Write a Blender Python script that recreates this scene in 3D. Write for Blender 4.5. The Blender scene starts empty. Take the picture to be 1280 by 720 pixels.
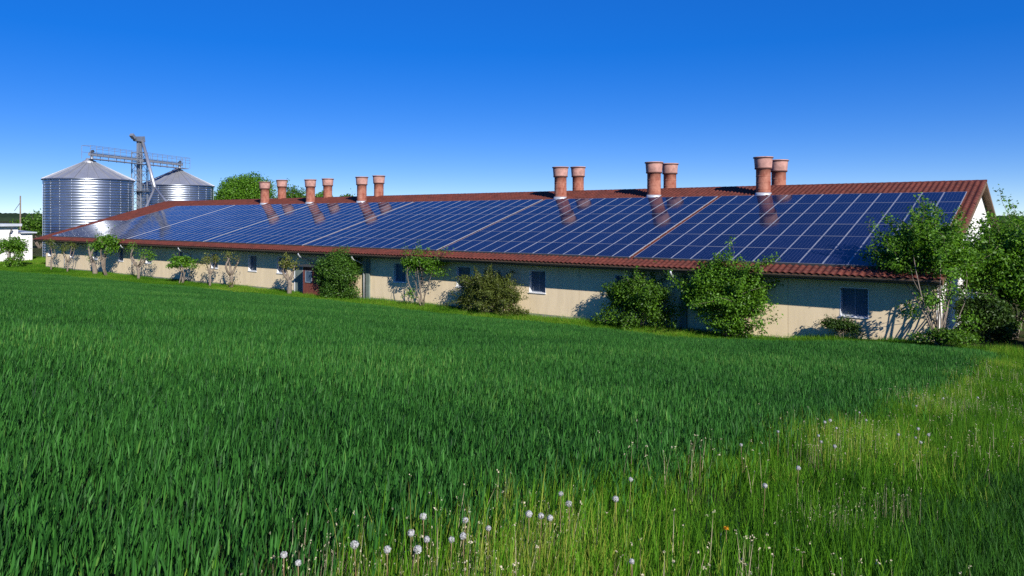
import bpy, math, random
import numpy as np
from mathutils import Vector, Matrix

R = math.radians
scene = bpy.context.scene
C = scene.collection

# ------------------------------------------------------------------ camera
CAMZ = 5.9
cam_d = bpy.data.cameras.new('camera')
cam = bpy.data.objects.new('camera', cam_d)
C.objects.link(cam)
cam_d.sensor_width = 36.0
cam_d.lens = 937.0 / 1280.0 * 36.0
cam_d.shift_y = -88.0 / 1280.0
cam_d.clip_start = 0.05
cam_d.clip_end = 12000
cam.location = (0, 0, CAMZ)
cam.rotation_euler = (R(90), 0, R(37.85))
scene.camera = cam

# ------------------------------------------------------------------ sky, sun, exposure
SUN = Vector((2.56, -1.25, 1.47)).normalized()
elev = math.asin(SUN.z)
azim = math.atan2(SUN.x, SUN.y)
world = bpy.data.worlds.new('World')
scene.world = world
world.use_nodes = True
wn, wl = world.node_tree.nodes, world.node_tree.links
wn.clear()
sky = wn.new('ShaderNodeTexSky')
sky.sky_type = 'NISHITA'
sky.sun_disc = False
sky.sun_elevation = elev
sky.sun_rotation = azim
sky.altitude = 300
sky.air_density = 0.5
sky.dust_density = 0.0
sky.ozone_density = 3.0
# whole-sky colour grade (the photograph is polarised and saturated): the same everywhere in the sky
sep = wn.new('ShaderNodeSeparateColor'); sep.mode = 'HSV'
cmb = wn.new('ShaderNodeCombineColor'); cmb.mode = 'HSV'
def wmath(op, a, b, clamp=False):
    k = wn.new('ShaderNodeMath'); k.operation = op; k.use_clamp = clamp
    wl.new(a, k.inputs[0]); k.inputs[1].default_value = b
    return k.outputs[0]
wl.new(sky.outputs[0], sep.inputs[0])
wl.new(wmath('ADD', sep.outputs[0], 0.014), cmb.inputs[0])
wl.new(wmath('MINIMUM', wmath('SUBTRACT', wmath('MULTIPLY', sep.outputs[1], 1.50), 0.115), 0.985), cmb.inputs[1])
wl.new(wmath('MULTIPLY', wmath('POWER', wmath('MULTIPLY', sep.outputs[2], 0.1), 0.5), 10.0), cmb.inputs[2])
bg = wn.new('ShaderNodeBackground')
bg.inputs['Strength'].default_value = 0.072
wo = wn.new('ShaderNodeOutputWorld')
wl.new(cmb.outputs[0], bg.inputs['Color'])
wl.new(bg.outputs[0], wo.inputs['Surface'])

sun_d = bpy.data.lights.new('sun', 'SUN')
sun_d.energy = 4.6
sun_d.angle = R(0.53)
sun_d.color = (1.0, 0.955, 0.885)
sun = bpy.data.objects.new('sun', sun_d)
C.objects.link(sun)
sun.location = (60, -20, 60)
sun.rotation_euler = (-SUN).to_track_quat('-Z', 'Y').to_euler()

vs = scene.view_settings
vs.view_transform = 'Standard'
vs.look = 'None'
vs.gamma = 1.0
vs.exposure = 0.6
vs.use_curve_mapping = False
scene.cycles.use_denoising = False
scene.cycles.max_bounces = 6
scene.cycles.diffuse_bounces = 3
scene.cycles.glossy_bounces = 3
scene.cycles.transmission_bounces = 4
scene.cycles.caustics_reflective = False
scene.cycles.caustics_refractive = False

# ------------------------------------------------------------------ helpers: objects and meshes
def tag(o, label=None, cat=None, group=None, kind=None):
    if label: o['label'] = label
    if cat: o['category'] = cat
    if group: o['group'] = group
    if kind: o['kind'] = kind
    return o

def thing(name, label, cat, loc=(0, 0, 0), rz=0.0, group=None):
    o = bpy.data.objects.new(name, None)
    o.empty_display_size = 0.3
    C.objects.link(o)
    o.location = loc
    o.rotation_euler = (0, 0, rz)
    return tag(o, label, cat, group)

class MB:
    """collects shapes for ONE mesh"""
    def __init__(self):
        self.v, self.f, self.m = [], [], []
    def add(self, vs_, fs_, mi=0):
        b = len(self.v)
        self.v.extend([tuple(p) for p in vs_])
        for f in fs_:
            self.f.append(tuple(i + b for i in f)); self.m.append(mi)
        return self
    def box(self, a, b, mi=0):
        x0, y0, z0 = a; x1, y1, z1 = b
        return self.add([(x0,y0,z0),(x1,y0,z0),(x1,y1,z0),(x0,y1,z0),(x0,y0,z1),(x1,y0,z1),(x1,y1,z1),(x0,y1,z1)],
                        [(0,3,2,1),(4,5,6,7),(0,1,5,4),(1,2,6,5),(2,3,7,6),(3,0,4,7)], mi)
    def bar(self, p, q, w, h, up=(0,0,1), mi=0):
        p, q = Vector(p), Vector(q)
        d = (q - p).normalized(); up = Vector(up)
        if abs(d.dot(up)) > .98: up = Vector((1, 0, 0))
        s = d.cross(up).normalized(); t = s.cross(d).normalized()
        vs_ = []
        for c in (p, q):
            for sx, sz in ((-1,-1),(1,-1),(1,1),(-1,1)):
                vs_.append(c + s * (w/2*sx) + t * (h/2*sz))
        return self.add(vs_, [(3,2,1,0),(4,5,6,7),(0,1,5,4),(1,2,6,5),(2,3,7,6),(3,0,4,7)], mi)
    def tube(self, pts, rad, n=8, mi=0, cap=True):
        pts = [Vector(p) for p in pts]
        if not hasattr(rad, '__len__'): rad = [rad] * len(pts)
        rings, vs_, fs_ = [], [], []
        ref = Vector((0.31, 0.95, 0.1))
        for i, p in enumerate(pts):
            d = (pts[min(i+1, len(pts)-1)] - pts[max(i-1, 0)]).normalized()
            s = d.cross(ref)
            if s.length < .05: s = d.cross(Vector((1, 0, 0)))
            s.normalize(); t = d.cross(s)
            for k in range(n):
                a = 2*math.pi*k/n
                vs_.append(p + (s*math.cos(a) + t*math.sin(a)) * rad[i])
        for i in range(len(pts)-1):
            for k in range(n):
                k2 = (k+1) % n
                fs_.append((i*n+k, i*n+k2, (i+1)*n+k2, (i+1)*n+k))
        if cap:
            fs_.append(tuple(range(n))[::-1]); fs_.append(tuple((len(pts)-1)*n+k for k in range(n)))
        return self.add(vs_, fs_, mi)
    def lathe(self, prof, n=32, c=(0,0,0), mi=0, a0=0.0):
        vs_, fs_ = [], []
        for r, z in prof:
            for k in range(n):
                a = a0 + 2*math.pi*k/n
                vs_.append((c[0]+r*math.cos(a), c[1]+r*math.sin(a), c[2]+z))
        for i in range(len(prof)-1):
            for k in range(n):
                k2 = (k+1) % n
                fs_.append((i*n+k, i*n+k2, (i+1)*n+k2, (i+1)*n+k))
        return self.add(vs_, fs_, mi)
    def build(self, name, mats, parent=None, smooth=False, kind=None):
        me = bpy.data.meshes.new(name)
        me.from_pydata(self.v, [], self.f)
        if not isinstance(mats, (list, tuple)): mats = [mats]
        for m in mats: me.materials.append(m)
        if len(mats) > 1: me.polygons.foreach_set('material_index', self.m)
        if smooth: me.polygons.foreach_set('use_smooth', [True]*len(self.f))
        me.update()
        return link(name, me, parent, kind)

def link(name, me, parent=None, kind=None):
    o = bpy.data.objects.new(name, me)
    C.objects.link(o)
    if parent is not None: o.parent = parent
    if kind: o['kind'] = kind
    return o

def np_mesh(name, verts, quads, mat, tint=None, smooth=False):
    """fast mesh from arrays of quads; tint = one float per vertex"""
    me = bpy.data.meshes.new(name)
    verts = np.asarray(verts, dtype=np.float32); quads = np.asarray(quads, dtype=np.int32)
    me.vertices.add(len(verts)); me.vertices.foreach_set('co', verts.ravel())
    me.loops.add(quads.size); me.loops.foreach_set('vertex_index', quads.ravel())
    me.polygons.add(len(quads))
    me.polygons.foreach_set('loop_start', np.arange(0, quads.size, quads.shape[1], dtype=np.int32))
    if smooth: me.polygons.foreach_set('use_smooth', np.ones(len(quads), dtype=bool))
    if tint is not None:
        a = me.attributes.new('tint', 'FLOAT', 'POINT'); a.data.foreach_set('value', np.asarray(tint, dtype=np.float32))
    for m in (mat if isinstance(mat, (list, tuple)) else [mat]): me.materials.append(m)
    me.update(calc_edges=True); me.validate()
    return me

# ------------------------------------------------------------------ helpers: materials
def mat(name, col, rough=.8, metal=0.0, spec=.3, var=0.0, vscale=3.0, bump=0.0, bscale=40.0, col2=None, stretch=None, coat=0.0):
    m = bpy.data.materials.new(name); m.use_nodes = True
    n, l = m.node_tree.nodes, m.node_tree.links
    p = n['Principled BSDF']
    p.inputs['Base Color'].default_value = (*col, 1)
    p.inputs['Roughness'].default_value = rough
    p.inputs['Metallic'].default_value = metal
    p.inputs['Specular IOR Level'].default_value = spec
    p.inputs['Coat Weight'].default_value = coat
    if var or bump or col2:
        tc = n.new('ShaderNodeTexCoord'); src = tc.outputs['Object']
        if stretch:
            mp = n.new('ShaderNodeMapping'); mp.inputs['Scale'].default_value = stretch
            l.new(src, mp.inputs['Vector']); src = mp.outputs[0]
    if var or col2:
        t = n.new('ShaderNodeTexNoise'); t.inputs['Scale'].default_value = vscale; t.inputs['Detail'].default_value = 6; t.inputs['Roughness'].default_value = .65
        l.new(src, t.inputs['Vector'])
        r = n.new('ShaderNodeValToRGB')
        c2 = col2 if col2 else tuple(c*(1-var) for c in col)
        c1 = col if col2 else tuple(min(1, c*(1+var*.6)) for c in col)
        r.color_ramp.elements[0].position = .35; r.color_ramp.elements[1].position = .68
        r.color_ramp.elements[0].color = (*c2, 1); r.color_ramp.elements[1].color = (*c1, 1)
        l.new(t.outputs['Fac'], r.inputs[0]); l.new(r.outputs[0], p.inputs['Base Color'])
    if bump:
        t2 = n.new('ShaderNodeTexNoise'); t2.inputs['Scale'].default_value = bscale; t2.inputs['Detail'].default_value = 5
        l.new(src, t2.inputs['Vector'])
        b = n.new('ShaderNodeBump'); b.inputs['Strength'].default_value = bump; b.inputs['Distance'].default_value = .02
        l.new(t2.outputs['Fac'], b.inputs['Height']); l.new(b.outputs[0], p.inputs['Normal'])
    return m

def leaf_mat(name, c_dark, c_light, rough=.5, trans=.38, tcol=None, spec=.35, inst=False, c_old=None):
    """leaf / blade: colour by the 'tint' attribute, some light passes through"""
    m = bpy.data.materials.new(name); m.use_nodes = True
    n, l = m.node_tree.nodes, m.node_tree.links
    p = n['Principled BSDF']; out = n['Material Output']
    at = n.new('ShaderNodeAttribute'); at.attribute_name = 'tint'
    fac = at.outputs['Fac']
    if inst:
        ai = n.new('ShaderNodeAttribute'); ai.attribute_type = 'INSTANCER'; ai.attribute_name = 'ptint'
        ad = n.new('ShaderNodeMath'); ad.operation = 'ADD'; ad.use_clamp = True
        l.new(fac, ad.inputs[0]); l.new(ai.outputs['Fac'], ad.inputs[1]); fac = ad.outputs[0]
    r = n.new('ShaderNodeValToRGB')
    r.color_ramp.elements[0].color = (*c_dark, 1); r.color_ramp.elements[1].color = (*c_light, 1)
    if c_old:
        r.color_ramp.elements[1].position = .80
        e_ = r.color_ramp.elements.new(1.0); e_.color = (*c_old, 1)
    l.new(fac, r.inputs[0]); l.new(r.outputs[0], p.inputs['Base Color'])
    p.inputs['Roughness'].default_value = rough
    p.inputs['Specular IOR Level'].default_value = spec
    tr = n.new('ShaderNodeBsdfTranslucent')
    mx = n.new('ShaderNodeMix'); mx.data_type = 'RGBA'; mx.blend_type = 'MULTIPLY'; mx.inputs[0].default_value = 1.0
    mx.inputs[7].default_value = (*(tcol or (1.25, 1.2, .5)), 1)
    l.new(r.outputs[0], mx.inputs[6]); l.new(mx.outputs[2], tr.inputs['Color'])
    ms = n.new('ShaderNodeMixShader'); ms.inputs[0].default_value = trans
    l.new(p.outputs[0], ms.inputs[1]); l.new(tr.outputs[0], ms.inputs[2]); l.new(ms.outputs[0], out.inputs['Surface'])
    return m

M = {}
M['plaster'] = mat('cream_plaster', (.78, .63, .415), .9, spec=.15, var=.09, vscale=1.1, bump=.2, bscale=60, stretch=(1.6, 1, .28))
M['white_plaster'] = mat('white_plaster', (.78, .77, .74), .9, spec=.15, var=.06, vscale=1.2, bump=.1)
M['frame_white'] = mat('window_white', (.78, .78, .78), .5, var=.05)
M['frame_grey'] = mat('window_frame_grey', (.20, .24, .29), .5, var=.1)
M['dark_back'] = mat('joint_dark', (.16, .14, .11), .9)
M['glass'] = mat('window_glass', (.07, .11, .17), .12, spec=.5)
M['tile'] = mat('roof_tile', (.150, .038, .023), .6, spec=.3, col2=(.080, .024, .016), vscale=1.6, bump=.2, bscale=30)
M['gutter'] = mat('gutter_grey', (.06, .065, .07), .45, metal=.5, var=.2)
M['zinc'] = mat('zinc_pipe', (.55, .57, .60), .45, metal=.4, var=.15)
M['wood'] = mat('soffit_wood', (.16, .10, .06), .75, var=.35, vscale=6, stretch=(1, .2, 1))
M['alu'] = mat('panel_aluminium', (.42, .44, .50), .45, metal=.4, spec=.4)
M['chimney'] = mat('chimney_brick_red', (.21, .058, .038), .88, spec=.15, col2=(.40, .18, .125), vscale=2.6, bump=.4, bscale=16, stretch=(1.2, 1.2, .8))
M['chimney_hood'] = mat('chimney_hood_pink', (.43, .24, .20), .85, spec=.2, var=.35, vscale=2.5)
M['chimney_band'] = mat('chimney_band', (.12, .055, .045), .8, var=.3)
M['chimney_in'] = mat('chimney_inside', (.03, .025, .02), .9)
M['galv'] = mat('galvanised_steel', (.36, .39, .44), .36, metal=.95, var=.12, vscale=.5, stretch=(1, 1, 2.5))
M['galv_roof'] = mat('galvanised_roof', (.42, .43, .46), .45, metal=.6, var=.10, vscale=.6)
M['steel'] = mat('tower_steel', (.33, .35, .38), .5, metal=.6, var=.2)
M['steel_dark'] = mat('dark_steel', (.09, .095, .10), .6, metal=.4)
M['brick'] = mat('porch_brick', (.23, .062, .04), .85, col2=(.13, .04, .03), vscale=5, bump=.3, bscale=25)
M['greygreen'] = mat('grey_green_paint', (.16, .20, .18), .6, var=.15)
M['bark'] = mat('bark', (.14, .11, .085), .9, spec=.1, col2=(.24, .20, .16), vscale=6, bump=.6, bscale=25)
M['metal_roof'] = mat('flat_roof_sheet', (.50, .53, .56), .5, metal=.3, var=.1)

def solar_mat():
    m = bpy.data.materials.new('solar_cells'); m.use_nodes = True
    n, l = m.node_tree.nodes, m.node_tree.links
    p = n['Principled BSDF']
    tc = n.new('ShaderNodeTexCoord')
    sp = n.new('ShaderNodeSeparateXYZ'); l.new(tc.outputs['Object'], sp.inputs[0])
    def mth(op, a, b=None, clamp=False):
        k = n.new('ShaderNodeMath'); k.operation = op; k.use_clamp = clamp
        for i, v in enumerate((a, b)):
            if v is None: continue
            if isinstance(v, (int, float)): k.inputs[i].default_value = v
            else: l.new(v, k.inputs[i])
        return k.outputs[0]
    # 6 cells across (x), 12 along (y)
    cx, cy = .99/6, 2.02/12
    fx = mth('ABSOLUTE', mth('SUBTRACT', mth('FRACT', mth('ADD', mth('DIVIDE', sp.outputs[0], cx), 30)), .5))   # .5 at cell edge
    fy = mth('ABSOLUTE', mth('SUBTRACT', mth('FRACT', mth('ADD', mth('DIVIDE', sp.outputs[1], cy), 30)), .5))
    lx = mth('GREATER_THAN', fx, .478); ly = mth('GREATER_THAN', fy, .484)
    dia = mth('GREATER_THAN', mth('ADD', fx, fy), .905)
    line = mth('MAXIMUM', mth('MAXIMUM', lx, ly), dia)
    bus = mth('FRACT', mth('ADD', mth('MULTIPLY', mth('DIVIDE', sp.outputs[0], cx), 3), 90.5))
    busl = mth('MULTIPLY', mth('GREATER_THAN', mth('ABSOLUTE', mth('SUBTRACT', bus, .5)), .47), .35)
    line = mth('MAXIMUM', line, busl)
    nz = n.new('ShaderNodeObjectInfo')
    cr = n.new('ShaderNodeValToRGB')
    cr.color_ramp.elements[0].color = (.003, .006, .030, 1); cr.color_ramp.elements[1].color = (.005, .010, .045, 1)
    l.new(nz.outputs['Random'], cr.inputs[0])
    mx = n.new('ShaderNodeMix'); mx.data_type = 'RGBA'
    l.new(line, mx.inputs[0]); l.new(cr.outputs[0], mx.inputs[6]); mx.inputs[7].default_value = (.085, .10, .17, 1)
    l.new(mx.outputs[2], p.inputs['Base Color'])
    p.inputs['Roughness'].default_value = .07
    p.inputs['IOR'].default_value = 1.5
    p.inputs['Specular IOR Level'].default_value = .20
    return m
M['solar'] = solar_mat()

# ------------------------------------------------------------------ terrain
def ss(a, b, x):
    t = np.clip((x - a) / (b - a), 0, 1); return t*t*(3-2*t)
def ground_z(x, y):
    x = np.asarray(x, dtype=float); y = np.asarray(y, dtype=float); u = -x
    z = 4.35*np.clip(1 - y/32.5, 0, 1.15)*(1 - .5*ss(20, 95, u))
    z = z + .6*(1 - ss(5, 15, u))*ss(16, 31, y)
    return z
def gz(x, y): return float(ground_z(x, y))

def axis(lo, hi, step, far):
    a = list(np.arange(lo, hi + 1e-6, step)); s = step; v = hi
    while v < far: s *= 1.35; v += s; a.append(v)
    s = step; v = lo; b = []
    while v > -far: s *= 1.35; v -= s; b.append(v)
    return np.array(b[::-1] + a)
def soil_mat():
    m = mat('ground_soil_and_grass', (.030, .055, .012), 1.0, spec=.02, col2=(.060, .050, .026), vscale=.8, bump=.5, bscale=12)
    return m
ax, ay = axis(-130, 30, 1.0, 6000), axis(-30, 80, 1.0, 6000)
gx, gy = np.meshgrid(ax, ay)
gv = np.stack([gx, gy, ground_z(gx, gy)], -1).reshape(-1, 3)
nx, ny = len(ax), len(ay)
ii, jj = np.meshgrid(np.arange(nx-1), np.arange(ny-1))
q = (jj*nx + ii).ravel()
gq = np.stack([q, q+1, q+1+nx, q+nx], -1)
tag(link('ground', np_mesh('ground', gv, gq, soil_mat(), smooth=True)), kind='structure')

# far wooded hills: a ridge of ground with uneven tree tops
def hills():
    rng = np.random.default_rng(5)
    m = mat('far_wood', (.020, .038, .022), 1.0, spec=.0, col2=(.035, .055, .030), vscale=.02)
    th = np.arange(R(30), R(150), R(.10))      # compass round the camera, 90 deg = +y ... as azimuth from +x
    th = np.arange(R(60), R(175), R(.09))
    n = len(th)
    base = 1500 + 120*np.sin(th*5) + 60*np.sin(th*13+1)
    h = 17 + 7*np.sin(th*6.0+.6) + 3*np.sin(th*17+2) + 1.2*np.sin(th*41)
    h = h*np.where(th < R(100), .6, 1.0)
    rows = []
    for k, (dr, fh) in enumerate(((0, 0), (10, .22), (80, .45), (160, .62), (240, .78), (330, .92), (420, 1.0), (700, .9), (1100, 0))):
        bump = rng.uniform(-1.6, 1.6, n) if fh > 0 else 0
        r = base + dr
        rows.append(np.stack([r*np.cos(th), r*np.sin(th), (CAMZ + h)*fh + bump - (1 if fh == 0 else 0)], -1))
    v = np.concatenate(rows); nr = len(rows)
    i2, j2 = np.meshgrid(np.arange(n-1), np.arange(nr-1)); q = (j2*n + i2).ravel()
    tag(link('wooded_hills', np_mesh('wooded_hills', v, np.stack([q, q+1, q+1+n, q+n], -1), m)), kind='structure')
hills()

# ------------------------------------------------------------------ the barn
XR, XL = -4.9, -98.4            # roof ends
WR, WL = -5.3, -98.0            # wall ends
YE, YR, YB = 35.0, 50.8, 63.2   # eave, ridge, back eave
ZE, ZR, ZB = 3.34, 8.0, 3.3
YW, YBW = 36.2, 62.6            # front wall, back wall
GUT = 3.2
SL = Vector((0, YR-YE, ZR-ZE)); SLEN = SL.length; SLd = SL.normalized()
NRM = Vector((1, 0, 0)).cross(SLd).normalized()   # up normal of near slope
def on_roof(x, s, h=0.0): return Vector((x, YE, ZE)) + SLd*s + NRM*h
def roof_s(y): return (y - YE)/(YR-YE)*SLEN

barn = thing('barn', 'long low cream barn with red tiled roof carrying solar panels', 'barn', ((WL+WR)/2, (YW+YBW)/2, 0))
BL = Vector(barn.location)
def bp(name, mb, mats, smooth=False, parent=None, kind=None):
    o = mb.build(name, mats, None, smooth, kind)
    if parent is None:
        o.parent = barn; o.matrix_parent_inverse = Matrix.Translation(-BL)
    else:
        o.parent = parent; o.matrix_parent_inverse = parent.matrix_world.inverted() if parent.matrix_world != Matrix() else Matrix()
        o.matrix_parent_inverse = Matrix.Identity(4)
    return o

# front wall in bays with window openings
bay_c = [-(8.57 + 5.88*i) for i in range(16)]
edges = [WR] + [(bay_c[i] + bay_c[i+1])/2 for i in range(15)] + [WL]
win_at = {i: bay_c[i] for i in range(16)}
win_at[6] = None; win_at[7] = -51.6
WZ0, WZ1, WW = 1.42, 2.74, 1.22
WTOP = 3.5
for i in range(16):
    x1, x0 = edges[i] - (.009 if i else 0), edges[i+1] + .009
    mb = MB(); zb = -.5
    w = win_at[i]
    T = .30
    if w is None:
        mb.box((x0, YW, zb), (x1, YW+T, WTOP))
    else:
        a, b = w - WW/2, w + WW/2
        xs = [x0, a, b, x1]; zs = [zb, WZ0, WZ1, WTOP]
        vs_ = []
        for yy in (YW, YW+T):
            for z_ in zs:
                for x_ in xs: vs_.append((x_, yy, z_))
        fs_ = []
        for r_ in range(3):
            for c_ in range(3):
                if r_ == 1 and c_ == 1: continue
                k = r_*4 + c_
                fs_.append((k, k+1, k+5, k+4)); fs_.append((16+k, 16+k+4, 16+k+5, 16+k+1))
        for p_, q_ in ((5, 6), (6, 10), (10, 9), (9, 5)): fs_.append((p_, q_, q_+16, p_+16))
        for p_, q_ in ((1, 0), (2, 1), (3, 2), (0, 4), (4, 8), (8, 12), (12, 13), (13, 14), (14, 15), (15, 11), (11, 7), (7, 3)):
            fs_.append((p_, q_, q_+16, p_+16))
        mb.add(vs_, fs_)
    bp('wall_panel', mb, M['plaster'])
    if w is not None:
        a, b = w - WW/2, w + WW/2
        win = MB()
        # white lining of the opening, standing a little proud of the wall
        t = .03
        win.box((a+.002, YW-.008, WZ0+.002), (a+t, YW+.26, WZ1-.002)); win.box((b-t, YW-.008, WZ0+.002), (b-.002, YW+.26, WZ1-.002))
        win.box((a+t, YW-.008, WZ1-t), (b-t, YW+.26, WZ1-.002)); win.box((a+t, YW-.008, WZ0+.002), (b-t, YW+.26, WZ0+t))
        wo_ = bp('window', win, M['frame_white'])
        fr = MB(); s_ = .05; y0, y1 = YW+.19, YW+.24
        A, B_, Z0, Z1 = a+t+.002, b-t-.002, WZ0+t+.002, WZ1-t-.002
        fr.box((A, y0, Z0), (A+s_, y1, Z1)); fr.box((B_-s_, y0, Z0), (B_, y1, Z1))
        fr.box((A+s_, y0, Z0), (B_-s_, y1, Z0+s_)); fr.box((A+s_, y0, Z1-s_), (B_-s_, y1, Z1))
        fr.box(((A+B_)/2-.02, y0+.004, Z0+s_), ((A+B_)/2+.02, y1-.004, Z1-s_))
        fo = bp('frame', fr, M['frame_grey'], parent=wo_)
        pn = MB().box((A+s_*.5, y0+.02, Z0+s_*.5), (B_-s_*.5, y0+.03, Z1-s_*.5)); bp('pane', pn, M['glass'], parent=wo_)
        si = MB().box((a-.03, YW-.06, WZ0-.04), (b+.03, YW-.004, WZ0-.004)); bp('sill', si, M['frame_white'], parent=wo_)
bp('wall_core', MB().box((WL+.32, YW+.32, -.5), (WR-.34, YW+.38, 3.6)), M['dark_back'])

# gable wall right and left, back wall
def gable(x0, x1, name):
    prof = [(YW+.002, -.5), (YBW, -.5), (YBW, 3.52), (YR, ZR-.14), (YW+.002, ZE+.12)]
    n = len(prof); vs_ = [(x0, y, z) for y, z in prof] + [(x1, y, z) for y, z in prof]
    fs_ = [tuple(range(n)), tuple(range(2*n-1, n-1, -1))] + [(i, i+n, (i+1) % n + n, (i+1) % n) for i in range(n)]
    return bp(name, MB().add(vs_, fs_), M['white_plaster'])
gable(WR-.004-.30, WR+.004, 'gable_wall'); gable(WL+.30, WL-.004, 'gable_wall')
bp('back_wall', MB().box((WL+.31, YBW-.25, -.5), (WR-.31, YBW-.01, 3.4)), M['plaster'])
# plinth strip along the wall foot
bp('plinth', MB().box((WL+.02, YW-.03, -.5), (WR-.02, YW-.002, .18)), mat('plinth_grey', (.30, .28, .25), .9, var=.25))

# roof deck, tiles
def slab(pts, th, name, m):
    (xa, ya, za), (xb, yb, zb_) = pts
    d = Vector((0, yb-ya, zb_-za)).normalized(); nn = Vector((1, 0, 0)).cross(d)
    if nn.z < 0: nn = -nn
    o_ = nn*-th
    v = [(xa, ya, za), (xb, ya, za), (xb, yb, zb_), (xa, yb, zb_)]
    v2 = [tuple(Vector(p)+o_) for p in v]
    return bp(name, MB().add(v + v2, [(0,1,2,3), (7,6,5,4), (0,4,5,1), (1,5,6,2), (2,6,7,3), (3,7,4,0)]), m)
slab(((XL+.03, YE+.03, ZE-.012), (XR-.03, YR, ZR-.012)), .12, 'roof', M['wood'])
slab(((XL+.03, YB-.03, ZB-.012), (XR-.03, YR, ZR-.014)), .12, 'roof', M['wood'])

def tiles(p0, d, n, length, name, x0, x1):
    TW, TC = .30, .36
    ncol = int((x1-x0)/TW); TWx = (x1-x0)/ncol
    nc = int(round(length/TC)); tc = length/nc
    K = 5
    prof = np.array([0, .024, .068, .074, .036])       # one pantile, s-shaped
    cx = x0 + (np.arange(ncol*K+1)/K)*TWx
    hz = prof[np.arange(ncol*K+1) % K]
    rng = np.random.default_rng(3)
    vv, qq, off = [], [], 0
    W = len(cx)
    d = np.array(d); n = np.array(n); p0 = np.array(p0)
    jit = np.repeat(rng.normal(0, .004, (nc, ncol+1)), K, axis=1)[:, :W]
    for j in range(nc):
        for s_, h_ in ((j*tc, -.004), (j*tc, .030), ((j+1)*tc + .0, .004)):
            hh = hz + h_ + (jit[j] if h_ > 0 else 0)
            P = p0[None]*[0, 1, 1] + np.stack([cx, np.zeros(W), np.zeros(W)], -1) + d[None]*s_ + n[None]*hh[:, None]
            vv.append(P)
        for r_ in (0, 1):
            b = off + r_*W + np.arange(W-1)
            qq.append(np.stack([b, b+1, b+1+W, b+W], -1))
        off += 3*W
    me = np_mesh(name, np.concatenate(vv), np.concatenate(qq), M['tile'])
    o = link(name, me, barn, 'stuff'); o.matrix_parent_inverse = Matrix.Translation(-BL)
    return o
tiles((0, YE, ZE), SLd, NRM, SLEN-.05, 'roof_tiles', XL, XR)
db = Vector((0, YR-YB, ZR-ZB)).normalized(); nb = Vector((1, 0, 0)).cross(db); nb = -nb if nb.z < 0 else nb
tiles((0, YB, ZB), db, nb, (Vector((0, YR-YB, ZR-ZB))).length-.05, 'roof_tiles', XL, XR)
# ridge caps
mb = MB(); x = XR + .02; rr = random.Random(1)
while x > XL:
    L = .42
    ang = [math.pi*k/6 for k in range(7)]
    vs_, fs_ = [], []
    for xx, r_ in ((x, .15), (x-L-.03, .132)):
        for a_ in ang: vs_.append((xx, YR + r_*math.cos(a_)*1.05, ZR - .035 + r_*math.sin(a_)*.85 + rr.uniform(-.003, .003)))
    for k in range(6): fs_.append((k, k+1, 8+k, 7+k))
    fs_.append(tuple(range(7)))
    mb.add(vs_, fs_); x -= L
bp('ridge_tiles', mb, M['tile'], kind='stuff')
# barge boards and verge
for xv in (XR-.012, XL+.012):
    for (ya, za, yb, zb_, nn) in ((YE, ZE, YR, ZR, NRM), (YB, ZB, YR, ZR, nb)):
        a_ = Vector((xv, ya, za)) - nn*.12; b_ = Vector((xv, yb, zb_)) - nn*.12
        bp('barge_board', MB().bar(a_, b_, .04, .22, up=nn), M['wood'])
# eaves soffit board, gutter, downpipes
bp('fascia_board', MB().box((XL+.05, YE+.10, ZE-.24), (XR-.05, YE+.14, ZE-.05)), M['wood'])
bp('soffit', MB().box((XL+.05, YE+.145, ZE-.23), (XR-.05, YW-.004, ZE-.19)), mat('soffit_grey', (.25, .25, .22), .8))
mb = MB(); ga = [math.pi*(1 + k/8) for k in range(9)]
for sgn, rad in ((1, .085), (-1, .078)):
    vs_ = []
    for xx in (XR-.02, XL+.02):
        for a_ in ga: vs_.append((xx, YE + rad*math.cos(a_), GUT + .07 + rad*math.sin(a_)))
    fs_ = [(k, k+1, 10+k, 9+k) for k in range(8)]
    mb.add(vs_, fs_ if sgn > 0 else [f[::-1] for f in fs_])
bp('gutter', mb, M['gutter'], smooth=True)
for xd in (-17.0, -47.75, -41.6, -65.4, -76.5, -92.6):
    pts = [(xd, YE, GUT+.0), (xd, YE, GUT-.10), (xd, YE+.12, GUT-.25), (xd, YW-.16, GUT-.62), (xd, YW-.085, GUT-.78), (xd, YW-.085, gz(xd, YW)-.1)]
    bp('downpipe', MB().tube(pts, .055, 10), M['zinc'], smooth=True)
# pilasters, door and brick porch halfway along
for xp, w_ in ((-41.15, .34), (-16.75, .22)):
    bp('pilaster', MB().box((xp-w_/2, YW-.14, -.3), (xp+w_/2, YW-.004, 2.95)), M['greygreen'])
door = bp('door', MB().box((-49.75, YW-.05, -.1), (-48.75, YW-.006, 2.1)), M['greygreen'])
bp('handle', MB().tube([(-48.9, YW-.11, 1.0), (-48.9, YW-.11, 1.15)], .012, 6).bar((-48.9, YW-.11, 1.075), (-48.9, YW-.05, 1.075), .015, .015), M['steel'], parent=door)
bp('frame', MB().box((-49.83, YW-.07, -.1), (-49.755, YW-.004, 2.18)).box((-48.745, YW-.07, -.1), (-48.67, YW-.004, 2.18)).box((-49.755, YW-.07, 2.105), (-48.745, YW-.004, 2.18)), M['frame_white'], parent=door)
porch = bp('porch', MB().box((-47.45, YW-1.0, -.4), (-45.5, YW-.006, 2.2)), M['brick'])
bp('porch_roof', MB().box((-47.65, YW-1.25, 2.205), (-45.3, YW-.006, 2.32)), M['steel_dark'], parent=porch)
wp = MB(); wx0, wx1, wz0, wz1, wy = -47.15, -46.35, 1.0, 1.9, YW-1.0
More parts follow.
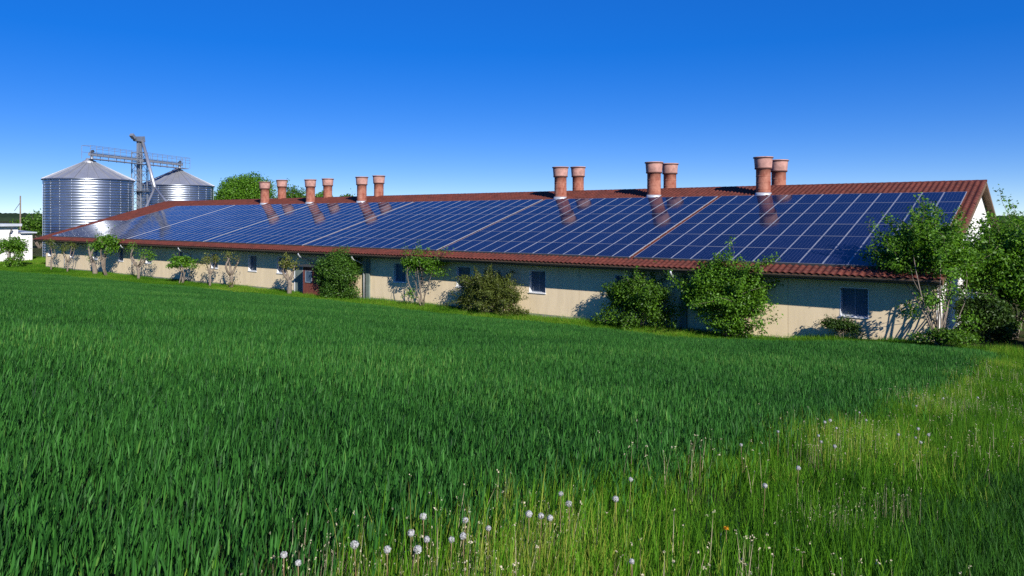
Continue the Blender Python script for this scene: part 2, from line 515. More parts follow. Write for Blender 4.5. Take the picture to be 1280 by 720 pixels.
wp.box((wx0, wy-.04, wz0), (wx0+.07, wy-.003, wz1)).box((wx1-.07, wy-.04, wz0), (wx1, wy-.003, wz1)).box((wx0+.07, wy-.04, wz1-.07), (wx1-.07, wy-.003, wz1)).box((wx0+.07, wy-.05, wz0), (wx1-.07, wy-.003, wz0+.07))
bp('window_frame', wp, M['frame_grey'], parent=porch)
bp('pane', MB().box((wx0+.072, wy-.02, wz0+.072), (wx1-.072, wy-.005, wz1-.072)), M['glass'], parent=porch)

# ventilation chimneys: six pairs astride the ridge
def chimney_meshes(seed):
    rg = random.Random(seed)
    sh = MB(); n = 28
    prof = [(.50, -.75), (.50, -.02), (.475, .05), (.47, .6), (.465, 1.05), (.47, 1.66), (.50, 1.675), (.50, 1.74)]
    sh.lathe(prof, n)
    hd = MB().lathe([(.50, 1.741), (.535, 1.70), (.545, 1.76), (.585, 2.32), (.59, 2.42), (.64, 2.43), (.645, 2.50), (.60, 2.505), (.545, 2.46), (.46, 1.80)], n)
    for zz in (.35, .78, 1.22): sh.lathe([(.470, zz-.025), (.482, zz-.018), (.482, zz+.018), (.470, zz+.025)], n)
    ins = MB().lathe([(.48, 1.85), (.001, 1.84)], n)
    fl = MB().lathe([(.62, -.16), (.53, .02), (.512, .12), (.51, .0)], n)
    rm = MB().lathe([(.538, 1.690), (.556, 1.69), (.560, 1.775), (.546, 1.78)], n).lathe([(.592, 2.415), (.652, 2.42), (.655, 2.455), (.61, 2.46)], n)
    return sh, hd, ins, fl, rm
ch_first = None
for u_ in (17.1, 25.0, 33.1, 56.5, 64.5, 72.6):
    for yc in (48.8, 51.8 if u_ < 20 else 51.35 if u_ < 40 else 51.0):
        zc = ZR - (YR-yc)*(ZR-ZE)/(YR-YE) if yc < YR else ZR - (yc-YR)*(ZR-ZB)/(YB-YR)
        if ch_first is None:
            sh, hd, ins, fl, rm = chimney_meshes(1)
            a_ = sh.build('ventilation_chimney', M['chimney'], barn, True)
            ch_first = [a_, hd.build('chimney_hood', M['chimney_hood'], a_, True), ins.build('chimney_throat', M['chimney_in'], a_, True), fl.build('flashing', M['zinc'], a_, True), rm.build('hood_band', M['chimney_band'], a_, True)]
            o = a_
        else:
            o = ch_first[0].copy(); C.objects.link(o)
            for k in ch_first[1:]:
                c_ = k.copy(); C.objects.link(c_); c_.parent = o
        o.matrix_parent_inverse = Matrix.Identity(4)
        if yc > YR: zc -= .30
        o.location = Vector((-u_, yc, zc)) - BL
        o.rotation_euler = (rr.uniform(-.012, .012), rr.uniform(-.012, .012), rr.uniform(0, 6.28))
        sc_ = rr.uniform(.97, 1.03); o.scale = (sc_, sc_, rr.uniform(.97, 1.03))

# ------------------------------------------------------------------ solar arrays
PW, PL, PT = 1.066, 2.075, .045
def panel_mesh():
    mb = MB(); fw, fe = .018, .006
    x0, x1, y0, y1 = -PW/2, PW/2, -PL/2, PL/2
    zt = PT
    outer = [(x0,y0), (x1,y0), (x1,y1), (x0,y1)]
    inner = [(x0+fw,y0+fe), (x1-fw,y0+fe), (x1-fw,y1-fe), (x0+fw,y1-fe)]
    v = [(a, b, 0) for a, b in outer] + [(a, b, zt) for a, b in outer] + [(a, b, zt) for a, b in inner] + [(a, b, zt-.006) for a, b in inner]
    f = [(3,2,1,0)]
    for i in range(4):
        j = (i+1) % 4
        f += [(i, j, 4+j, 4+i), (4+i, 4+j, 8+j, 8+i), (8+i, 8+j, 12+j, 12+i)]
    mb.add(v, f, 0); mb.add([v[12], v[13], v[14], v[15]], [(0,1,2,3)], 1)
    me = bpy.data.meshes.new('solar_panel'); me.from_pydata(mb.v, [], mb.f)
    me.materials.append(M['alu']); me.materials.append(M['solar']); me.polygons.foreach_set('material_index', mb.m); me.update()
    return me
pan_me = panel_mesh()
NCOL, NROW, PX, PY = 13, 6, 1.083, 2.10
S0 = roof_s(36.0)
slope_rot = Matrix((( 1, 0, 0), (0, SLd.y, NRM.y), (0, SLd.z, NRM.z))).to_4x4()
starts = [-5.55, -19.9, -34.25, -48.6, -62.95, -77.3]
ordw = ['nearest the white right-hand gable', 'second from the right-hand gable', 'third from the right-hand gable', 'third from the silo end', 'second from the silo end', 'silo end, with a cut-out corner']
rngp = random.Random(8)
rail_me = None
for bi, xs_ in enumerate(starts):
    org = on_roof(xs_, S0, .105)
    arr = thing('solar_array', 'block of blue solar panels on the barn roof, ' + ordw[bi], 'solar panels', org, 0, 'solar arrays on the barn roof')
    arr.matrix_world = Matrix.Translation(org) @ slope_rot
    for r_ in range(NROW):
        ncol = NCOL if bi < 5 else (17 if r_ < 3 else 12)
        for c_ in range(ncol):
            o = link('solar_panel', pan_me, arr)
            o.location = (-(c_+.5)*PX, (r_+.5)*PY, .0)
            o.rotation_euler = (rngp.gauss(0, .0022), rngp.gauss(0, .0022), 0)
        for e_ in (.45, 1.65):
            L = ncol*PX
            ro = MB().box((-L+.03, r_*PY+e_, -.06), (-.03, r_*PY+e_+.04, -.004)).build('mounting_rail', M['alu'], arr)
    L0 = (17 if bi == 5 else NCOL)*PX
    MB().box((-L0, -.03, -.075), (0, -.006, .040)).build('shadow_strip', M['steel_dark'], arr)  # dark strip standing in for the shadow gap below the bottom row

# ------------------------------------------------------------------ silos
def silo(cx, cy, label, a_off):
    r, H, HP = 5.9, 11.5, 14.15
    s = thing('grain_silo', label, 'silo', (cx, cy, 0), 0, 'grain silos behind the barn')
    prof = []
    nw = 30
    for i in range(nw*4 + 1):
        z = H*i/(nw*4)
        prof.append((r + .022*math.cos(2*math.pi*i/4) , z))
    MB().lathe(prof, 96).build('silo_wall', M['galv'], s, True)
    n = 22
    for k in range(n):
        a = a_off + 2*math.pi*k/n
        c_, s_ = math.cos(a), math.sin(a)
        MB().bar((c_*(r+.03), s_*(r+.03), 0), (c_*(r+.03), s_*(r+.03), H), .06, .04, up=(c_, s_, 0)).build('stiffener', M['galv'], s)
    n = 24; re, rt = r+.22, .75
    for k in range(n):
        a0 = a_off + 2*math.pi*k/n; a1 = a_off + 2*math.pi*(k+1)/n
        v = [(re*math.cos(a0), re*math.sin(a0), H-.02), (re*math.cos(a1), re*math.sin(a1), H-.02), (rt*math.cos(a1), rt*math.sin(a1), HP), (rt*math.cos(a0), rt*math.sin(a0), HP)]
        MB().add(v + [(p[0], p[1], p[2]-.03) for p in v], [(0,1,2,3), (7,6,5,4), (0,4,5,1), (2,6,7,3)]).build('roof_panel', M['galv_roof'], s)
        p, q_ = Vector(v[0]), Vector(v[3]); up = Vector((0, 0, .05))
        MB().bar(p+up*1.2, q_+up*1.2, .09, .17).build('roof_rib', M['galv_roof'], s)
    MB().lathe([(r+.04, H-.14), (r+.25, H-.12), (r+.27, H+.01), (r+.20, H+.03)], 96).build('eave_ring', M['galv'], s, True)
    MB().lathe([(.9, HP-.12), (.9, HP+.18), (.55, HP+.32), (.45, HP+.6), (.001, HP+.62)], 24).build('roof_cap', M['galv_roof'], s, True)
    # ladder with hoops on the side of the roof
    for k in range(14):
        f_ = k/13; rad_ = re*(1-f_) + rt*f_; z_ = H + (HP-H)*f_ + .12; a = a_off - 2.3
        c_, s_ = math.cos(a), math.sin(a)
        MB().bar((c_*rad_ - s_*.3, s_*rad_ + c_*.3, z_), (c_*rad_ + s_*.3, s_*rad_ - c_*.3, z_), .08, .05).build('roof_step', M['steel'], s)
    return s
SA, SB = Vector((-118.6, 49.7, 0)), Vector((-128.4, 68.6, 0))
silo(SA.x, SA.y, 'nearer corrugated steel grain silo, left of the elevator tower', .07)
silo(SB.x, SB.y, 'farther corrugated steel grain silo, right of the elevator tower, beside the round tree', .11)

# grain elevator with catwalk across both silo tops
mid = (SA + SB)/2 + Vector((.3, .2, 0)); dirv = (SB-SA).normalized(); perp = Vector((-dirv.y, dirv.x, 0))
if perp.x < 0: perp = -perp
el = thing('grain_elevator', 'steel bucket elevator tower with railed catwalk linking the two silos', 'elevator', mid)
def E(d, p, z): return (dirv*d + perp*p + Vector((0, 0, z)))
TZ = 18.4
for d_, p_ in ((-.8, -.8), (.8, -.8), (.8, .8), (-.8, .8)):
    MB().bar(E(d_, p_, 0), E(d_, p_, 16.6), .13, .13).build('tower_leg', M['steel'], el)
for k in range(11):
    z0 = k*1.5; mb = MB()
    for (a, b) in (((-.8, -.8), (.8, -.8)), ((.8, -.8), (.8, .8)), ((.8, .8), (-.8, .8)), ((-.8, .8), (-.8, -.8))):
        mb.bar(E(a[0], a[1], z0+1.5), E(b[0], b[1], z0+1.5), .07, .07); mb.bar(E(a[0], a[1], z0), E(b[0], b[1], z0+1.5), .05, .05)
    mb.build('tower_brace', M['steel'], el)
for d_ in (-.28, .28):
    MB().bar(E(d_, 0, .2), E(d_, 0, TZ), .34, .42, up=dirv).build('elevator_leg_casing', M['steel'], el)
hd = MB()
v0 = [E(-.95, -.4, 18.3), E(.95, -.4, 18.3), E(.95, .4, 18.3), E(-.95, .4, 18.3), E(-1.35, -.4, 19.0), E(.8, -.4, 19.25), E(.8, .4, 19.25), E(-1.35, .4, 19.0)]
hd.add(v0, [(3,2,1,0), (4,5,6,7), (0,1,5,4), (1,2,6,5), (2,3,7,6), (3,0,4,7)])
hd.bar(E(-1.3, 0, 18.75), E(-1.95, 0, 19.25), .6, .5)
hd.build('elevator_head', M['steel'], el)
half = (SB-SA).length/2
for z_, w_, h_, nm in ((15.35, .55, .42, 'conveyor_trough'), (14.62, .9, .12, 'walkway_deck')):
    o = MB().bar(E(-half-(.4 if h_ > .3 else .9), .0 if h_ > .3 else .55, z_), E(half+(.6 if h_ > .3 else 1.2), .0 if h_ > .3 else .55, z_), w_, h_).build(nm, M['galv_roof'], el)
for k in range(13):
    d_ = -half + 2*half*k/12
    MB().bar(E(d_, .0, 14.5), E(d_, 0, 15.15), .08, .08).build('trough_support', M['steel'], el)
for p_ in (.95,):
    mb = MB()
    for z_ in (15.6, 16.1, 16.55): mb.bar(E(-half-1.4, p_, z_), E(half+1.6, p_, z_), .05, .05)
    mb.build('handrail', M['steel'], el)
    for k in range(20):
        d_ = -half-1.4 + (2*half+3.0)*k/19
        MB().bar(E(d_, p_, 14.65), E(d_, p_, 16.55), .05, .05).build('rail_post', M['steel'], el)
mb = MB()
for z_ in (15.6, 16.55): mb.bar(E(-half-1.4, -.5, z_), E(half+1.6, -.5, z_), .045, .045)
for d_ in (-half-1.4, half+1.6): mb.bar(E(d_, -.5, 16.55), E(d_, .95, 16.55), .05, .05).bar(E(d_, -.5, 14.6), E(d_, -.5, 16.55), .05, .05)
mb.build('handrail', M['steel'], el)
for k, d_ in enumerate((-half, half)):
    MB().tube([E(d_, 0, 14.1), E(d_, 0, 15.2)], .22, 10).build('inlet_spout', M['galv_roof'], el, True)
    MB().bar(E(d_-.2, .0, 15.5), E(d_+.3, 0, 15.9), .35, .35).build('drive_motor', M['steel_dark'], el)
# platform, side braces and cage ladder
MB().bar(E(-1.4, 0, 10.2), E(1.4, 0, 10.2), 2.6, .08).build('platform', M['steel'], el)
mb = MB()
for z_ in (10.7, 11.3): mb.bar(E(-1.4, 1.3, z_), E(1.4, 1.3, z_), .05, .05)
for d_ in (-1.4, -.5, .5, 1.4): mb.bar(E(d_, 1.3, 10.2), E(d_, 1.3, 11.3), .05, .05)
mb.build('platform_rail', M['steel'], el)
mb = MB()
for k in range(50): mb.bar(E(1.3, .7, .3+k*.3), E(1.3, 1.1, .3+k*.3), .03, .03)
mb.bar(E(1.3, .7, 0), E(1.3, .7, 16), .05, .05).bar(E(1.3, 1.1, 0), E(1.3, 1.1, 16), .05, .05); mb.build('ladder', M['steel'], el)
for d_ in (-1.9, 1.9):
    MB().bar(E(d_, .6, 12.0), E(d_, .6, 14.6), .07, .07).bar(E(d_*.4, .6, 12.8), E(d_, .6, 14.5), .06, .06).build('hanger', M['steel'], el)
# long discharge spout on a forked prop
def world_pt(px, py, Z):
    k = (px-640)/937; return Vector((-.6136*Z + .7896*k*Z, .7896*Z + .6136*k*Z, CAMZ + (272-py)/937*Z))
top_ = Vector(mid) + E(.3, .35, 18.4); knee = world_pt(193.6, 234.5, 116); foot1 = world_pt(209, 253.5, 112); foot2 = world_pt(181, 262.5, 113)
foot1 = knee + (foot1-knee)*1.9; foot2 = knee + (foot2-knee)*2.6
for a, b, r_, nm in ((top_, knee, .24, 'discharge_spout'), (knee, foot1, .17, 'spout_leg'), (knee, foot2, .17, 'spout_leg')):
    t_ = 1.0
    if b.z < .05: t_ = (a.z - .05)/(a.z - b.z)
    b = a + (b-a)*t_
    MB().tube([a-mid, b-mid], r_, 12).build(nm, M['galv_roof'], el, True)
for f_ in (foot1, foot2):
    g_ = f_ if f_.z > .05 else knee + (f_-knee)*((knee.z-.05)/(knee.z-f_.z))
    if g_.z > .2: MB().bar(g_-mid, Vector((g_.x, g_.y, 0))-mid, .2, .2).build('spout_leg', M['steel'], el)

# ------------------------------------------------------------------ white building on the left
hs = thing('farm_building', 'white flat-roofed farm building at the far left edge beyond the barn', 'building', (-119, 34, 0))
hl = Vector(hs.location)
def hb(name, mb, m, parent=None):
    o = mb.build(name, m); o.parent = parent or hs; o.matrix_parent_inverse = Matrix.Translation(-hl) if parent is None else Matrix.Identity(4); return o
hb('wall', MB().box((-126, 28.5, -.3), (-113.0, 38.4, 4.7)), M['white_plaster'])
rf = MB(); v = [(-126.6, 28.0, 4.72), (-112.2, 28.0, 4.72), (-112.2, 38.6, 4.76), (-126.6, 38.6, 4.76)]
rf.add(v + [(a, b, c+.34) for a, b, c in v], [(3,2,1,0), (4,5,6,7), (0,1,5,4), (1,2,6,5), (2,3,7,6), (3,0,4,7)]); hb('roof', rf, M['metal_roof'])
hb('annex_wall', MB().box((-120, 38.41, -.3), (-113.3, 40.2, 3.75)), M['white_plaster'])
rf = MB(); v = [(-120.2, 38.65, 4.0), (-112.8, 38.65, 3.8), (-112.8, 40.6, 3.8), (-120.2, 40.6, 4.0)]
rf.add(v + [(a, b, c+.16) for a, b, c in v], [(3,2,1,0), (4,5,6,7), (0,1,5,4), (1,2,6,5), (2,3,7,6), (3,0,4,7)]); hb('annex_roof', rf, M['metal_roof'])
hb('downpipe', MB().tube([(-112.2, 37.4, 4.6), (-112.5, 37.4, 4.1), (-112.88, 37.4, 3.8), (-112.88, 37.4, 0)], .08, 8), M['steel_dark'])
w_ = hb('window', MB().box((-112.995, 34.2, 1.4), (-112.93, 35.6, 2.9)), M['frame_white']); hb('pane', MB().box((-112.928, 34.3, 1.5), (-112.91, 35.5, 2.8)), M['glass'], w_)
pp = thing('utility_pole', 'slim grey pole rising behind the white building', 'pole', (-128.0, 43.8, 0))
MB().tube([(0, 0, 0), (0, 0, 9.2)], [.14, .09], 8).build('shaft', M['bark'], pp, True)
MB().bar((-.9, -.5, 6.9), (0, 0, 8.2), .06, .06).build('stay_arm', M['steel'], pp)

# ------------------------------------------------------------------ trees and shrubs
LM = {
 'mid': leaf_mat('leaf_mid', (.018, .062, .005), (.140, .300, .020)),
 'bright': leaf_mat('leaf_bright', (.024, .082, .005), (.170, .370, .022)),
 'olive': leaf_mat('leaf_olive', (.035, .062, .010), (.175, .215, .036)),
 'hedge': leaf_mat('leaf_hedge', (.018, .064, .007), (.115, .250, .026)),
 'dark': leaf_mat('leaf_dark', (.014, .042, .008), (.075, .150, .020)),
 'yellow': leaf_mat('leaf_yellow', (.060, .095, .014), (.220, .230, .040)),
}
def leaves(rng, cen, outdir, size, aspect=.55, up=.35):
    """one folded four-cornered leaf per centre"""
    n = len(cen)
    nrm = rng.normal(size=(n, 3)) + outdir*.9 + np.array([0, 0, up]); nrm /= np.linalg.norm(nrm, axis=1, keepdims=True)
    a = rng.normal(size=(n, 3)); a -= nrm*(a*nrm).sum(1, keepdims=True); a /= np.linalg.norm(a, axis=1, keepdims=True)
    b = np.cross(nrm, a)
    s = (size*rng.uniform(.6, 1.35, n))[:, None]
    v = np.stack([cen - a*s*.5, cen + b*s*aspect*.5 + nrm*s*.10 - a*s*.06, cen + a*s*.55 - nrm*s*.08, cen - b*s*aspect*.5 + nrm*s*.10 - a*s*.06], 1).reshape(-1, 3)
    q = np.arange(n*4).reshape(-1, 4)
    return v, q
def crown_points(rng, clumps, per):
    """points scattered on the shells of uneven clumps: (centre, radii, count weight)"""
    P, O = [], []
    for (c, r, w) in clumps:
        n = max(8, int(per*w))
        d = rng.normal(size=(n, 3)); d /= np.linalg.norm(d, axis=1, keepdims=True)
        rad = np.clip(rng.normal(.80, .22, n), .1, 1.3)[:, None]
        P.append(np.array(c) + d*rad*np.array(r)); O.append(d)
    return np.concatenate(P), np.concatenate(O)
def limb(mb, p, q, r0, r1, rng, bend=.12, n=5, sides=6):
    p, q = np.array(p, float), np.array(q, float); L = np.linalg.norm(q-p)
    off = rng.normal(size=3)*bend*L; off[2] = abs(off[2])*.4
    pts = [p + (q-p)*t + off*math.sin(math.pi*t) for t in np.linspace(0, 1, n)]
    mb.tube(pts, list(np.linspace(r0, r1, n)), sides)
    return pts
def plant(name, label, cat, x, y, rx, ry, z0, z1, seed, lm, nl=5000, leaf=.10, stems=6, stem_r=.05, clump=.30, shoots=10, group=None, lean=(0, 0), nclump=26, zb=None, shell=.62, flat=1.0, skirt=0):
    """multi-stemmed shrub or small tree: z0..z1 is the crown above the ground"""
    rng = np.random.default_rng(seed)
    if y < 41: rx *= 1.12; z1 *= 1.10; nl = int(nl*1.9); leaf *= 1.22; y += .18 if y > 34.3 and x > -45 and x < -6 else 0
    g = gz(x, y) if zb is None else zb
    t = thing(name, label, cat, (x, y, g), 0, group)
    cz, rz = (z0+z1)/2, (z1-z0)/2
    cl = []
    for k in range(nclump):
        d = rng.normal(size=3); d /= np.linalg.norm(d)
        if d[2] < -.55: d[2] *= -.6
        rr_ = shell + (1-shell)*rng.uniform(-.7, .45)
        c = np.array([lean[0] + d[0]*rx*rr_*.86, lean[1] + d[1]*ry*rr_*.86, cz + d[2]*rz*rr_*.86])
        s = clump*rng.uniform(.65, 1.35)
        cl.append((c, (rx*s*1.05, ry*s*1.1, min(rz, rx)*s*.9*flat), s**2))
    for k in range(skirt):                              # foliage down to the ground
        a_ = rng.uniform(0, 6.28); q_ = rng.uniform(.35, .95); s = clump*rng.uniform(.7, 1.15)
        cl.append((np.array([math.cos(a_)*rx*q_*.85, math.sin(a_)*min(ry, 1.0)*q_*.85, rng.uniform(.06, .42)*z1]), (rx*s*.9, ry*s*.9, rx*s*.7), s**2))
    tot = sum(w for _, _, w in cl)
    wood = MB()
    for k in range(stems):
        c = cl[k % len(cl)][0]
        b0 = (rng.normal(0, .10)*min(1, stems/3), rng.normal(0, .10)*min(1, stems/3), -.08)
        pts = limb(wood, b0, c, stem_r*rng.uniform(.7, 1.2), stem_r*.25, rng, .10)
        for j in range(2):
            c2 = cl[rng.integers(len(cl))][0]
            limb(wood, pts[2+j % 2], c2*.92, stem_r*.35, stem_r*.12, rng, .10, 4, 5)
    P, O = crown_points(rng, cl, nl/tot)
    # leafy shoots that break the outline
    SP, SO = [], []
    for k in range(shoots):
        c, r, _ = cl[rng.integers(len(cl))]
        d = (c - np.array([lean[0], lean[1], cz*.75])); d = d/np.linalg.norm(d) + rng.normal(size=3)*.45 + np.array([0, 0, .35]); d /= np.linalg.norm(d)
        L = rng.uniform(.5, 1.1)*min(rx, rz)*.62
        pts = limb(wood, c, c + d*L*1.25, stem_r*.2, .006, rng, .10, 4, 4)
        m = max(8, int(nl*.006)); tt = rng.uniform(.2, 1.05, m)
        SP.append(c + d*(L*1.25)*tt[:, None] + rng.normal(size=(m, 3))*.09*max(.6, leaf/.1)); SO.append(np.repeat(d[None], m, 0))
    if SP: P = np.concatenate([P] + SP); O = np.concatenate([O] + SO)
    keep = P[:, 2] > .03
    P, O = P[keep], O[keep]
    v, q = leaves(rng, P, O, leaf)
    tint = np.repeat(np.clip(rng.beta(2, 2.4, len(P)) + rng.normal(0, .06, len(P)), 0, 1), 4)
    wood.build('branches' if stems > 1 else 'trunk', M['bark'], t, True)
    link('crown', np_mesh('crown', v, q, LM[lm], tint), t)
    return t

# pruned row in front of the far half of the barn
def pollard(label, x, y, h, seed, lm, stubs, nl, lean=0.0, r0=.12, leaf=.13, spread=.35, extra=None):
    rng = np.random.default_rng(seed)
    t = thing('pollard_tree', label, 'tree', (x, y, gz(x, y)), 0, 'pruned trees along the barn wall')
    wood = MB(); fork = np.array([lean*.45, 0, h*.36])
    wood.tube([(0, 0, -.1), (lean*.1, .03, h*.12), tuple(fork*.7 + np.array([.02, .02, .0])), tuple(fork)], [r0*1.15, r0, r0*.88, r0*.95], 9)
    tips = []
    for k in range(stubs):
        a = 2*math.pi*(k+.3)/stubs + rng.normal(0, .3)
        tip = np.array([lean + math.cos(a)*spread*rng.uniform(.7, 1.3), math.sin(a)*spread*.7, h*rng.uniform(.62, .90)])
        pts = limb(wood, fork*.93, tip, r0*.68, r0*.36, rng, .10, 5, 7)
        wood.tube([tuple(tip), tuple(tip + np.array([.02, 0, .07]))], [r0*.46, r0*.36], 7)
        tips.append(tip)
        for j in range(5):
            d = rng.normal(size=3)*.55 + np.array([0, 0, 1.0]); d /= np.linalg.norm(d); L = rng.uniform(.25, .55)
            limb(wood, tip, tip + d*L, .012, .005, rng, .08, 3, 4); tips.append(tip + d*L*.8)
    if extra:
        for (c, n_) in extra: tips += [np.array(c)]*n_; limb(wood, fork, c, r0*.35, r0*.1, rng, .12, 5, 5)
    tips = np.array(tips); idx = rng.integers(len(tips), size=nl)
    nl = int(nl*1.7); idx = rng.integers(len(tips), size=nl)
    P = tips[idx] + rng.normal(size=(nl, 3))*np.array([.17, .17, .17])*(1.45 if extra else 1)
    v, q = leaves(rng, P, rng.normal(size=(nl, 3))*.3, leaf)
    wood.build('trunk', M['bark'], t, True)
    link('crown', np_mesh('crown', v, q, LM[lm], np.repeat(rng.beta(2, 2, nl), 4)), t)
    return t
plant('shrub', 'full leafy green shrub in front of the white building at the far left', 'shrub', -100.6, 33.6, 2.1, 1.8, .6, 3.7, 11, 'bright', 3000, .16, 7, .08, .30, 10, skirt=6)
pollard('thin pruned tree, first from the silo end of the barn', -92.0, 34.5, 3.5, 12, 'olive', 2, 230, .15, .08, spread=.3)
pollard('thin olive-leaved pruned tree, second from the silo end of the barn', -87.7, 34.5, 3.1, 13, 'olive', 4, 420, .0, .08, spread=.8)
pollard('thick leaning pruned trunk with few leaves, third from the silo end', -81.0, 34.5, 3.3, 14, 'mid', 2, 160, -.9, .24, spread=.35, extra=[((-.9, 0, 1.7), 6)])
plant('small_tree', 'small bright green tree with upright leafy shoot above the eaves', 'tree', -78.2, 34.4, 1.9, 1.5, 1.4, 4.2, 15, 'bright', 950, .17, 4, .10, .30, 10)
pollard('bare many-stemmed pruned tree with one leafy branch to its right', -71.8, 34.5, 3.4, 16, 'bright', 4, 420, -.3, .13, spread=1.1, extra=[((2.0, .2, 2.3), 16), ((1.2, .1, 2.7), 6)])
plant('small_tree', 'low spreading small tree with green crown beside a zinc downpipe', 'tree', -64.0, 34.5, 1.7, 1.4, 1.0, 2.5, 17, 'bright', 900, .15, 4, .07, .28, 8)
pollard('slim short pollard with sparse pale leaves between two windows', -59.3, 34.5, 3.1, 18, 'yellow', 3, 260, .0, .10, spread=.55)
pollard('forked pollard with two thick bare limbs and ivy at its foot', -56.1, 34.5, 3.3, 19, 'yellow', 3, 200, .1, .16, spread=.6, extra=[((.3, -.1, .45), 8)])
pollard('pollard with yellow-green top beside the grey door', -48.2, 34.5, 3.3, 20, 'yellow', 3, 430, .05, .17, spread=.42)
plant('hedge_bush', 'dense upright dark green bush beside the red brick porch', 'bush', -43.1, 35.00, 2.15, 1.1, .4, 3.3, 21, 'hedge', 12000, .10, 8, .05, .34, 8, nclump=60, shell=.78, skirt=26)
plant('small_tree', 'slender open young tree with yellow-green leaves left of the feathery bush', 'tree', -34.9, 35.10, 2.5, 1.2, 1.2, 3.8, 22, 'bright', 2600, .10, 7, .04, .22, 26, nclump=36, skirt=2)
plant('bush', 'broad feathery olive green bush left of the middle window', 'bush', -29.2, 35.00, 2.9, 1.15, .0, 2.7, 23, 'olive', 11000, .075, 16, .03, .22, 70, nclump=60, shell=.6, skirt=34)
plant('bush', 'dark bush reaching a branch to the left, beside the tall rounded bush', 'bush', -19.0, 35.05, 2.45, 1.1, .0, 2.9, 24, 'mid', 8500, .095, 10, .04, .25, 34, nclump=52, lean=(.15, 0), skirt=22)
plant('bush', 'tall rounded bright green bush in front of the barn wall', 'bush', -14.1, 34.90, 2.25, 1.3, .1, 3.95, 25, 'bright', 14000, .10, 10, .04, .27, 30, nclump=64, skirt=16)
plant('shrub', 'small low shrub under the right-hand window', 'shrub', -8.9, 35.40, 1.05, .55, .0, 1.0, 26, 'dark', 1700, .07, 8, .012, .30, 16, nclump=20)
plant('tree', 'large many-stemmed tree in front of the right-hand gable corner', 'tree', -5.0, 35.0, 2.6, 1.8, 1.7, 5.1, 27, 'bright', 10500, .10, 16, .034, .22, 80, skirt=4, lean=(-.75, 1.2), nclump=80, shell=.60)
plant('shrub', 'leafy undergrowth round the stems of the gable corner tree', 'shrub', -4.7, 34.6, 1.1, .8, .0, .9, 28, 'mid', 1800, .08, 8, .012, .32, 10, nclump=18)
# thicket to the right of the gable
plant('thicket', 'big sunlit leafy thicket beside the gable at the right edge', 'bush', -2.8, 39.4, 1.95, 1.9, .4, 4.6, 31, 'bright', 16000, .12, 12, .05, .26, 18, nclump=90, shell=.74, skirt=10)
plant('thicket', 'taller leafy bush behind the sunlit thicket at the right edge', 'bush', -2.6, 45.5, 2.9, 3.2, .3, 5.9, 32, 'bright', 14000, .15, 10, .07, .25, 30, nclump=90, shell=.74)
plant('thicket', 'low bush, leaves coloured dark as shade, under the sunlit thicket at the right edge', 'bush', -3.7, 37.9, 1.4, .9, .0, 1.9, 33, 'dark', 7000, .10, 10, .03, .30, 10, nclump=40, skirt=20)  # dark leaf colour stands in for the shade beneath the thicket
plant('bush', 'leafy bush cut off by the right edge in front of the thicket', 'bush', -.2, 36.4, 1.7, 1.4, .1, 2.0, 34, 'mid', 11000, .12, 8, .05, .28, 14, nclump=60, skirt=16)
# trees behind the ridge and at the left
plant('tree', 'large round tree behind the barn ridge beside the farther silo', 'tree', -134.0, 85.8, 7.4, 6.4, 2.5, 15.2, 41, 'bright', 34000, .36, 5, .35, .22, 0, nclump=170, shell=.86)
plant('tree', 'wide low tree top right of the round tree, behind the leftmost chimneys', 'tree', -126.0, 92.0, 5.2, 4.0, 2.5, 12.6, 42, 'mid', 9000, .36, 4, .2, .27, 4, nclump=70, shell=.8)
plant('tree', 'low tree top showing behind the second pair of ridge chimneys', 'tree', -121.6, 95.4, 2.4, 3.0, 2.5, 12.2, 43, 'bright', 4200, .36, 4, .2, .27, 2, nclump=44, shell=.8)
plant('tree', 'low dark tree top between the second and third pairs of ridge chimneys', 'tree', -118.3, 98.0, 2.6, 3.0, 2.5, 12.0, 46, 'mid', 4200, .36, 4, .2, .27, 2, nclump=40, shell=.8)
plant('bush', 'bright green bush between the white building and the nearer silo', 'bush', -124, 49.5, 2.6, 2.6, .1, 5.0, 44, 'bright', 3500, .25, 6, .08, .28, 12, nclump=36)
plant('tree', 'darker tree behind the white building and below the wooded hill', 'tree', -160, 58, 6, 5, 1, 7.0, 45, 'mid', 5000, .4, 5, .2, .26, 16, nclump=50)

